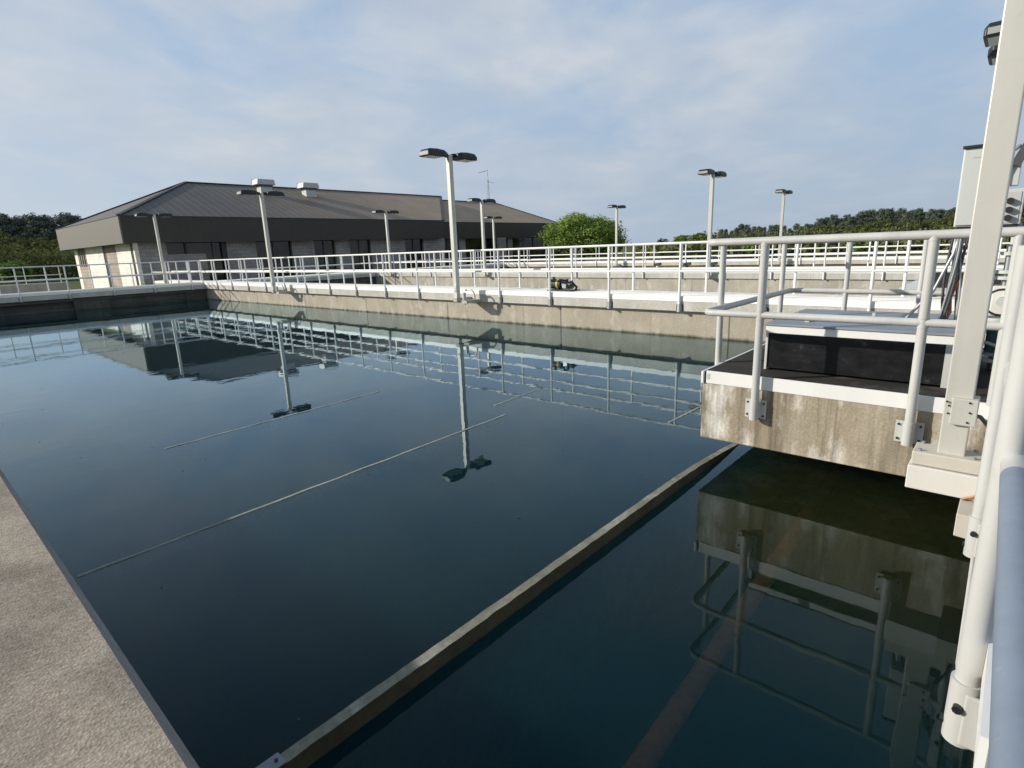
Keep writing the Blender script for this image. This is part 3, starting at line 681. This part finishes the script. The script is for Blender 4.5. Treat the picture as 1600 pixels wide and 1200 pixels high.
# ------------------------------------------------------------------ building
BX0, BY0, BX1, BY1 = 14.23, 55.19, 76.3, 78.4
XJ = 49.4
def building():
    t = thing('service_building', 'long low block building with deep dark fascia and hipped metal roof', 'building', (BX0, BY0, -.35))
    o = Vector((BX0, BY0, -.35))
    def P(m): m.v = [tuple(Vector(v)-o) for v in m.v]; return m
    wx, wy = BX0+1.0, BY0+1.0
    zs, zf = 3.3, 5.45
    # fascia
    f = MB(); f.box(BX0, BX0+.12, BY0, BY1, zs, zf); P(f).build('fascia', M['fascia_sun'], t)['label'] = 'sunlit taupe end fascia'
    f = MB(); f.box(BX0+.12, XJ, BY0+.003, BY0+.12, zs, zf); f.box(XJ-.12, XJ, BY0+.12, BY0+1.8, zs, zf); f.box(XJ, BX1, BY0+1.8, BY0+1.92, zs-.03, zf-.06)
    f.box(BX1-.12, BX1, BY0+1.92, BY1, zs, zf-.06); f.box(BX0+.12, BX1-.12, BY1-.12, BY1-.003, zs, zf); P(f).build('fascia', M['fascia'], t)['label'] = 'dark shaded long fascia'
    f = MB(); f.box(BX0+.12, XJ-.12, BY0+.12, BY1-.12, zs+.05, zs+.15); f.box(XJ-.12, BX1-.12, BY0+1.92, BY1-.12, zs+.05, zs+.15); P(f).build('soffit', M['soffit'], t)
    cp = MB(); cp.box(BX0-.04, XJ+.02, BY0-.04, BY0+.1, zf, zf+.06); cp.box(BX0-.04, BX0+.1, BY0+.1, BY1, zf, zf+.06); cp.box(XJ+.02, BX1+.04, BY0+1.76, BY0+1.9, zf-.06, zf); P(cp).build('gutter', M['dark'], t)
    # roof
    y0, y1, zr = BY0+.06, BY1-.06, 9.73; ym = (y0+y1)/2; x0 = BX0+.06; xp = BX0+9.7; xe = 59.5
    e = zf+.03
    r = MB(); r.add([(x0,y0,e),(XJ,y0,e),(xe,ym,zr),(xp,ym,zr),(x0,y1,e),(xe-2,y1,e),(XJ,y0+.01,e-.3),(xe,ym,zr-.5)],
        [(0,1,2,3),(4,0,3),(5,4,3,2),(1,6,7,2)])
    P(r).build('roof', M['roof'], t)
    z2 = 9.2; y2 = BY0+1.86; e2 = zf-.03; xh = 71.5
    r2 = MB(); r2.add([(XJ-.5,y2,e2),(BX1,y2,e2),(xh,ym,z2),(xe-.6,ym,z2+.02),(BX1,y1,e2),(XJ,y1,e2)], [(0,1,2,3),(1,4,2),(4,5,3,2)])
    P(r2).build('roof', M['roof'], t)['label'] = 'lower hipped right-hand roof'
    # ridge and hip caps
    k = MB()
    for a, b_ in (((x0,y0,e),(xp,ym,zr)), ((x0,y1,e),(xp,ym,zr)), ((xp,ym,zr),(xe,ym,zr)), ((BX1,y2,e2),(xh,ym,z2)), ((xe,ym,z2),(xh,ym,z2)), ((XJ,y0,e),(xe,ym,zr))):
        k.bar(Vector(a)+Vector((0,0,.05)), Vector(b_)+Vector((0,0,.05)), .35, .08)
    P(k).build('ridge_cap', M['dark'], t)
    # end wall (faces -X): sunlit
    segs = [(77.4, 76.1, 'w'), (76.1, 72.6, 'win'), (72.6, 66.0, 'w'), (66.0, 65.1, 'd'), (65.1, 61.6, 'p'), (61.6, 57.3, 'w'), (57.3, 56.6, 'd'), (56.6, wy, 'w')]
    for a, c_, kd in segs:
        m = MB()
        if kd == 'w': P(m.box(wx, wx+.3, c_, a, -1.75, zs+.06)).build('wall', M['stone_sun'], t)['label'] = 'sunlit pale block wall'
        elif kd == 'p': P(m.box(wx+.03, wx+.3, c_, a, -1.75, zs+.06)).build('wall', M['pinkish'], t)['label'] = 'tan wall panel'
        elif kd == 'd': P(m.box(wx+.06, wx+.3, c_, a, -1.75, zs+.06)).build('downpipe_recess', M['dark'], t)
        else:
            P(m.box(wx+.02, wx+.3, c_, a, -1.75, 1.5)).build('wall', M['pinkish'], t)
            wn = P(MB().box(wx+.16, wx+.2, c_, a, 1.5, zs+.06)).build('window', M['glass'], t)
            mu = MB()
            for i in range(4): yy = c_+(a-c_)*(i+.5)/4; mu.box(wx+.02, wx+.15, yy-.12, yy+.12, 1.5, zs+.05)
            P(mu).build('mullion', M['pinkish'], wn)
    # long wall (faces -Y): in shade
    ww = [(wx+.3, 17.7, 's'), (17.7, 20.9, 'pan'), (20.9, 22.4, 'gl'), (22.4, 22.8, 'b'), (22.8, 25.6, 's'), (25.6, 29.3, 'gl'), (29.3, 31.8, 's'), (31.8, 34.3, 'gl'),
          (34.3, 36.1, 's'), (36.1, 38.9, 'gl'), (38.9, 43.8, 's'), (43.8, 46.7, 'gl'), (46.7, 50.2, 's'), (50.2, 54, 'gl'), (54, 55.2, 's'), (55.2, 64, 'gl'), (64, 65, 's'), (65, BX1-1, 'gl')]
    for a, c_, kd in ww:
        yy = wy if a < 50 else wy+1.3
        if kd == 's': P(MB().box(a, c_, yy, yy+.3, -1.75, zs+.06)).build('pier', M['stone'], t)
        elif kd == 'b': P(MB().box(a, c_, yy+.1, yy+.3, -1.75, zs+.06)).build('mullion', M['dark'], t)
        elif kd == 'pan':
            P(MB().box(a, c_, yy+.06, yy+.3, -1.75, 2.3)).build('panel', M['stone'], t)
            wn = P(MB().box(a, c_, yy+.2, yy+.24, 2.3, zs+.06)).build('window', M['glass'], t)
            P(MB().box(a+1.5, a+1.65, yy+.04, yy+.19, 2.3, zs+.05)).build('mullion', M['dark'], wn)
        else:
            wn = P(MB().box(a, c_, yy+.35, yy+.39, -1.7, zs+.05)).build('window', M['glass'], t)
            m = MB(); m.box(a+(c_-a)*.5-.05, a+(c_-a)*.5+.05, yy+.25, yy+.34, -1.7, zs+.04); P(m).build('mullion', M['cable'], wn)
    P(MB().box(wx+.35, BX1-.6, wy+1.8, BY1-1, -1.75, zs+.04)).build('core', M['soffit'], t)
    # dark wall panel column between piers under the right fascia
    P(MB().box(60.4, 62.0, wy-.1, wy+.3, -1.75, zs)).build('pier', M['stone'], t)
    return t
KB = .623   # the building was laid out at another distance: bring it to its true place and size
def place(t):
    c0 = Vector((0, 0, HC)); t.location = c0 + (t.location-c0)*KB; t.scale = (KB, KB, KB); return t
place(building())
def on_slope(x, y):  # height of the front roof slope
    ym = (BY0+BY1)/2; return 5.48 + (9.73-5.48)*(y-BY0)/(ym-BY0)
def vent(x, y, lab, k=1.0):
    z = on_slope(x, y); t = place(thing('roof_vent', lab, 'roof vent', (x, y, z-.4)))
    MB().box(-.55*k, .75*k, -.5*k, .5*k, .0, 1.0).build('curb', M['grey_cab'], t)
    m = MB(); q = [(-.98,-.7,1.2),(-.86,-.7,1.78),(1.0,-.7,1.78),(1.12,-.7,1.2)]
    m.add(q+[(a_, .7, c_) for a_, _, c_ in q], [(0,3,2,1)[::-1],(4,5,6,7),(0,1,5,4)[::-1],(1,2,6,5)[::-1],(2,3,7,6)[::-1],(3,0,4,7)[::-1]])
    m.build('hood', M['grey_cab'], t, .05)
    MB().box(-.65, .8, -.6, .6, 1.0, 1.2).build('louvre', M['cable'], t)
vent(31.0, 64.2, 'grey hooded roof vent nearest the roof peak, behind a lamp head')
vent(36.2, 63.9, 'grey hooded roof vent standing alone farther right on the ridge')
pv = thing('roof_pipe', 'small white vent pipe on the lower right-hand roof', 'vent pipe', (73.0, 62.5, 6.6)); place(pv)
MB().tube([(0,0,0),(0,0,.9)], .22, 10).build('pipe', M['white'], pv)
an = thing('antenna_mast', 'thin lattice radio mast with small yagi behind the right roof', 'antenna', (70.7, 67.5, 8.9)); place(an)
def mast():
    m = MB(); h = 5.6
    for k in range(3):
        a = 2.094*k; m.tube([(.22*math.cos(a), .22*math.sin(a), 0), (.10*math.cos(a), .10*math.sin(a), h*.72)], .035, 5)
    for i in range(14):
        z = i*.29; a = 2.094*(i % 3); c_ = a+2.094; rr = .22-.008*i
        m.tube([(rr*math.cos(a), rr*math.sin(a), z), (rr*math.cos(c_), rr*math.sin(c_), z+.29)], .022, 4)
    m.tube([(0,0,h*.7),(0,0,h)], .04, 6); m.build('lattice', M['conduit'], an)
    y = MB(); y.tube([(.1,.1,h-.15),(-1.0,1.0,h-.45)], .04, 5)
    for i in range(4): c_ = Vector((.1-.28*i, .1+.28*i, h-.15-.08*i)); y.tube([c_-Vector((.25,.25,0)), c_+Vector((.25,.25,0))], .025, 4)
    y.build('yagi', M['conduit'], an)
    MB().tube([(0,0,3.7),(.7,-.6,3.45)], .03, 5).build('side_arm', M['conduit'], an)
mast()

# ------------------------------------------------------------------ trees
def leaf_cloud(clumps, n, size, seed):
    """many small leaf-sized faces scattered around clump centres"""
    rnd = random.Random(seed); m = MB()
    for (c_, r) in clumps:
        c_ = Vector(c_)
        for _ in range(n):
            d = Vector((rnd.gauss(0,1), rnd.gauss(0,1), rnd.gauss(0,1))).normalized()
            p = c_ + Vector((d.x*r, d.y*r, d.z*r*.75))*(rnd.random()**.45)
            nrm = (d + Vector((rnd.gauss(0,.5), rnd.gauss(0,.5), rnd.gauss(.3,.5)))).normalized()
            a = nrm.orthogonal().normalized(); a.rotate(Matrix.Rotation(rnd.random()*6.28, 3, nrm)); b_ = nrm.cross(a)
            s1 = size*(.6+.8*rnd.random()); s2 = s1*.6
            m.add([p-a*s1, p-b_*s2, p+a*s1, p+b_*s2], [(0,1,2,3)])
    return m
def broadleaf(seed, h=1., wid=1., mat='leaf_mid', nclump=85, n=80, size=.022):
    """unit tree: height 1, crown from .12 to 1"""
    rnd = random.Random(seed); cl = []
    for i in range(nclump):
        th = rnd.random()*6.283; ph = math.acos(1-1.75*rnd.random()); rr = .30*(.72+.38*rnd.random())
        cl.append(((rr*1.15*wid*math.sin(ph)*math.cos(th), rr*1.15*wid*math.sin(ph)*math.sin(th), .54+rr*1.28*math.cos(ph)), .085+.05*rnd.random()))
    for i in range(nclump//5): cl.append(((rnd.gauss(0,.12), rnd.gauss(0,.12), .55+rnd.gauss(0,.12)), .15))
    crown = leaf_cloud(cl, n, size, seed).mesh('crown', M[mat])
    t = MB(); t.tube([(0,0,0),(.01,0,.25),(0,.01,.62)], .035, 8, .012)
    for k in range(6):
        a = k*1.05+seed; t.tube([(0,0,.22+.05*k),(.10*math.cos(a),.10*math.sin(a),.36+.05*k),(.22*math.cos(a),.22*math.sin(a),.48+.05*k)], .014, 5, .004)
    return crown, t.mesh('trunk', M['trunk'])
def pine(seed, mat='leaf_pine'):
    rnd = random.Random(seed); cl = []
    t = MB(); t.tube([(0,0,0),(.01,.0,.5),(0,0,.96)], .018, 7, .004)
    n = 60
    for i in range(n):
        z = .30+.66*i/n + rnd.gauss(0,.012); w_ = (.175*(1-((z-.30)/.72))**.75+.03)*(.55+.7*rnd.random())
        a = rnd.random()*6.283; cl.append(((w_*math.cos(a), w_*math.sin(a), z+.01), .055+.035*rnd.random()))
        t.tube([(0,0,z-.03),(w_*math.cos(a), w_*math.sin(a), z)], .005, 4, .002)
    for i in range(8): cl.append(((rnd.gauss(0,.03), rnd.gauss(0,.03), .40+.075*i), .06))
    return leaf_cloud(cl, 70, .015, seed).mesh('crown', M[mat]), t.mesh('trunk', M['trunk'])
KINDS = {'pine': [pine(s) for s in (1,2,3,4)], 'farpine': [pine(s, 'leaf_far') for s in (5,6,7)],
         'olive': [broadleaf(s, mat='leaf_mid') for s in (11,12,13)], 'far': [broadleaf(s, mat='leaf_far', nclump=45) for s in (14,15,16)]}
def tree(kind, x, y, h, w=1., name='tree', label='', group=None, idx=None, z=-.35):
    ms = KINDS[kind]; cm, tm = ms[(idx if idx is not None else random.randrange(99)) % len(ms)]
    t = thing(name, label, 'tree', (x, y, z), group); t.rotation_euler.z = random.random()*6.28; t.scale = (h*w, h*w, h)
    for nm, me in (('trunk', tm), ('crown', cm)):
        o = bpy.data.objects.new(nm, me); COL.objects.link(o); o.parent = t
    return t
KINDS['round'] = [broadleaf(31, mat='leaf_bright', nclump=300, n=120, size=.0125)]
KINDS['bright'] = [broadleaf(s, mat='leaf_bright', nclump=60, n=60, size=.03) for s in (32, 33)]
tree('round', 43.3, 29.75, 4.97, 1.32*1.4, 'round_tree', 'broad round bright green tree just right of the building', idx=0)
def P2(px, D):  # a place on the ground at distance D seen in the direction of picture column px
    v = FW*F_PX + RT*(px-800) - UP*(385-600); k = D/math.hypot(v.x, v.y); return v.x*k, v.y*k
def H2(px, py, D):
    v = FW*F_PX + RT*(px-800) - UP*(py-600); k = D/math.hypot(v.x, v.y); return HC + v.z*k + .35
for px, py, D, nm, lab in ((1035, 372, 230, 'distant_tree', 'tiny dark distant tree beyond the far walkway right of the round tree'),):
    x, y = P2(px, D); tree('far', x, y, H2(px, py, D), 1.6, nm, lab)
for px, py, D, lab in ((1066, 368, 120, 'low bright green tree left of the rear lamp post, first of a pair'), (1092, 365, 118, 'low bright green tree touching the rear lamp post, second of a pair')):
    x, y = P2(px, D); tree('bright', x, y, H2(px, py, D)+.1, 1.9, 'low_tree', lab)
rnd = random.Random(21)
# right tree line
top = [(1100,372),(1125,362),(1150,354),(1180,348),(1205,352),(1240,350),(1270,344),(1300,336),(1340,332),(1380,328),(1420,327),(1460,323),(1500,320),(1560,318),(1640,315),(1720,312)]
def top_at(px):
    for (a, b_), (c_, d_) in zip(top, top[1:]):
        if a <= px <= c_: return b_+(d_-b_)*(px-a)/(c_-a)
    return 320
px = 1105
while px < 1700:
    D = 190+rnd.random()*40; x, y = P2(px, D); h = H2(px, top_at(px)+rnd.uniform(-4, 6), D)
    tree('pine', x, y, h, rnd.uniform(.9, 1.25), 'pine_tree', 'dark green pine in the distant tree line on the right', 'pines of the right tree line', idx=rnd.randrange(4))
    px += rnd.uniform(7, 12)
px = 1108
while px < 1700:
    D = 165+rnd.random()*20; x, y = P2(px, D); h = H2(px, top_at(px)+14+rnd.uniform(-4, 6), D)
    tree('olive', x, y, h, rnd.uniform(1.0, 1.4), 'woodland_tree', 'olive broadleaf tree in front of the pines on the right', 'broadleaf trees before the right tree line', idx=rnd.randrange(3))
    px += rnd.uniform(13, 22)
# left trees
px = -60
while px < 150:
    D = 190+rnd.random()*30; x, y = P2(px, D); h = H2(px, 338+rnd.uniform(-7, 6), D)
    tree('farpine' if rnd.random() < .5 else 'far', x, y, h, rnd.uniform(1.0, 1.4), 'distant_tree', 'blue-green dark tree on the skyline left of the building', 'skyline trees left of the building', idx=rnd.randrange(3))
    px += rnd.uniform(10, 17)
px = -60
while px < 150:
    D = 120+rnd.random()*25; x, y = P2(px, D); h = H2(px, 362+rnd.uniform(-10, 14), D)
    tree('olive', x, y, h, rnd.uniform(1.0, 1.3), 'woodland_tree', 'olive broadleaf tree in the wood left of the building', 'broadleaf trees left of the building', idx=rnd.randrange(3))
    px += rnd.uniform(14, 22)
# undergrowth: two masses nobody could count
def under(lab, p0, p1, D, hgt, mat, n, seed):  # scrub of many leaf faces
    r_ = random.Random(seed); cl = []
    for i in range(n):
        a = p0+(p1-p0)*r_.random(); d_ = D+r_.uniform(-14, 14); x, y = P2(a, d_)
        cl.append(((x, y, -.35+hgt*r_.random()*.8), hgt*.45))
    o = leaf_cloud(cl, 26, .32, seed).build('undergrowth', M[mat]); tag(o, lab, 'undergrowth', kind='stuff')
under('dense olive undergrowth filling the foot of the right tree line', 1090, 1720, 160, 4.4, 'leaf_mid', 420, 5)
under('dark band of low scrub just beyond the farthest walkway on the right', 1000, 1700, 84, 1.9, 'leaf_mid', 620, 8)
under('dense undergrowth filling the foot of the wood left of the building', -80, 150, 112, 5.2, 'leaf_mid', 230, 6)
KINDS['bush'] = [broadleaf(s, mat='leaf_bright', nclump=40, n=45, size=.05) for s in (41, 42)]
for px, D, h, lab in ((1178, 70, 2.3, 'yellow-green bush seen through the platform railing, left one'), (1345, 66, 2.0, 'yellow-green bush seen through the platform railing, right one'),
                      (1475, 80, 2.6, 'yellow-green bush beside the cable bundle behind the nearest lamp post'), (12, 90, 3.0, 'light green bush at the left edge behind the railing')):
    x, y = P2(px, D); tree('bush', x, y, h, 1.3, 'bush', lab, idx=0)

# ------------------------------------------------------------------ camera
cam_d = bpy.data.cameras.new('camera'); cam = bpy.data.objects.new('camera', cam_d); COL.objects.link(cam)
mw = Matrix((RT, UP, -FW)).transposed().to_4x4(); mw.translation = (0, 0, HC); cam.matrix_world = mw
cam_d.sensor_width = 36; cam_d.lens = F_PX/1600*36; cam_d.clip_start = .05; cam_d.clip_end = 8000
sc.camera = cam

# ------------------------------------------------------------------ light
SD = Vector((1, -1.12, -.60)).normalized()           # the way the sunlight travels
el = math.asin(-SD.z); to = -SD
sun_d = bpy.data.lights.new('sun', 'SUN'); sun_d.energy = 5.0; sun_d.angle = math.radians(.9); sun_d.color = (1, .93, .82)
sun = bpy.data.objects.new('sun', sun_d); COL.objects.link(sun); sun.rotation_euler = SD.to_track_quat('-Z', 'Y').to_euler()
wd = bpy.data.worlds.new('World'); sc.world = wd; wd.use_nodes = True; nt = wd.node_tree; nt.nodes.clear()
out = N(nt, 'ShaderNodeOutputWorld'); bg = N(nt, 'ShaderNodeBackground'); bg.inputs['Strength'].default_value = .10
sky = N(nt, 'ShaderNodeTexSky', sky_type='NISHITA'); sky.sun_disc = False; sky.sun_elevation = el; sky.sun_rotation = math.atan2(to.x, to.y)
sky.air_density = 1.0; sky.dust_density = 1.5; sky.ozone_density = 1.2
tc = N(nt, 'ShaderNodeTexCoord'); sp_ = N(nt, 'ShaderNodeSeparateXYZ'); L(nt, tc.outputs['Generated'], sp_.inputs[0])
def mth(op, a, b_=None, c_=None):
    n = N(nt, 'ShaderNodeMath', operation=op)
    for i, x in enumerate((a, b_, c_)):
        if x is None: continue
        if hasattr(x, 'links'): L(nt, x, n.inputs[i])
        else: n.inputs[i].default_value = x
    return n.outputs[0]
zz = mth('ADD', mth('MAXIMUM', sp_.outputs['Z'], 0), .22)
cb = N(nt, 'ShaderNodeCombineXYZ'); L(nt, mth('DIVIDE', sp_.outputs['X'], zz), cb.inputs[0]); L(nt, mth('DIVIDE', sp_.outputs['Y'], zz), cb.inputs[1])
cn = N(nt, 'ShaderNodeTexNoise'); cn.inputs['Scale'].default_value = 1.5; cn.inputs['Detail'].default_value = 9; cn.inputs['Roughness'].default_value = .56; cn.inputs['Distortion'].default_value = .35
mpg = N(nt, 'ShaderNodeMapping'); mpg.inputs['Location'].default_value = (5.1, 1.3, 0); L(nt, cb.outputs[0], mpg.inputs[0]); L(nt, mpg.outputs[0], cn.inputs['Vector'])
cf = ramp(nt, cn.outputs['Fac'], [(.34, G(0)), (.50, G(.60)), (.66, G(1))])
cn2 = N(nt, 'ShaderNodeTexNoise'); cn2.inputs['Scale'].default_value = 3.4; cn2.inputs['Detail'].default_value = 7; L(nt, mpg.outputs[0], cn2.inputs['Vector'])
cc = ramp(nt, cn2.outputs['Fac'], [(.34, (4.9, 5.6, 6.6)), (.5, (5.8, 6.3, 7.0)), (.66, (6.9, 7.1, 7.4))])
hi = ramp(nt, sp_.outputs['Z'], [(.30, G(0)), (.80, G(1))])
base = mixc(nt, .8, sky.outputs[0], mixc(nt, hi.outputs[0], (4.0, 5.6, 7.8), (.55, 2.0, 3.9)))
thin = ramp(nt, sp_.outputs['Z'], [(.34, G(1)), (.65, G(.7))])
col = mixc(nt, mth('MULTIPLY', cf.outputs[0], thin.outputs[0]), base, mixc(nt, hi.outputs[0], cc.outputs[0], (4.6, 4.9, 5.4)))
# grey haze low over the horizon
hz = ramp(nt, sp_.outputs['Z'], [(0, G(.85)), (.10, G(.62)), (.34, G(.05))])
# paler towards the left of the view, greyer to the right
side = mth('MULTIPLY_ADD', sp_.outputs['X'], -.5, .5); side2 = ramp(nt, side, [(.0, G(0)), (.55, G(1))])
hc = mixc(nt, side2.outputs[0], (3.9, 4.8, 5.9), (6.4, 6.9, 7.4))
col = mixc(nt, hz.outputs[0], col, hc)
L(nt, col, bg.inputs['Color']); L(nt, bg.outputs[0], out.inputs['Surface'])
sc.view_settings.view_transform = 'Standard'; sc.view_settings.look = 'None'; sc.view_settings.exposure = 0; sc.view_settings.gamma = 1
sc.cycles.max_bounces = 8; sc.cycles.transparent_max_bounces = 12
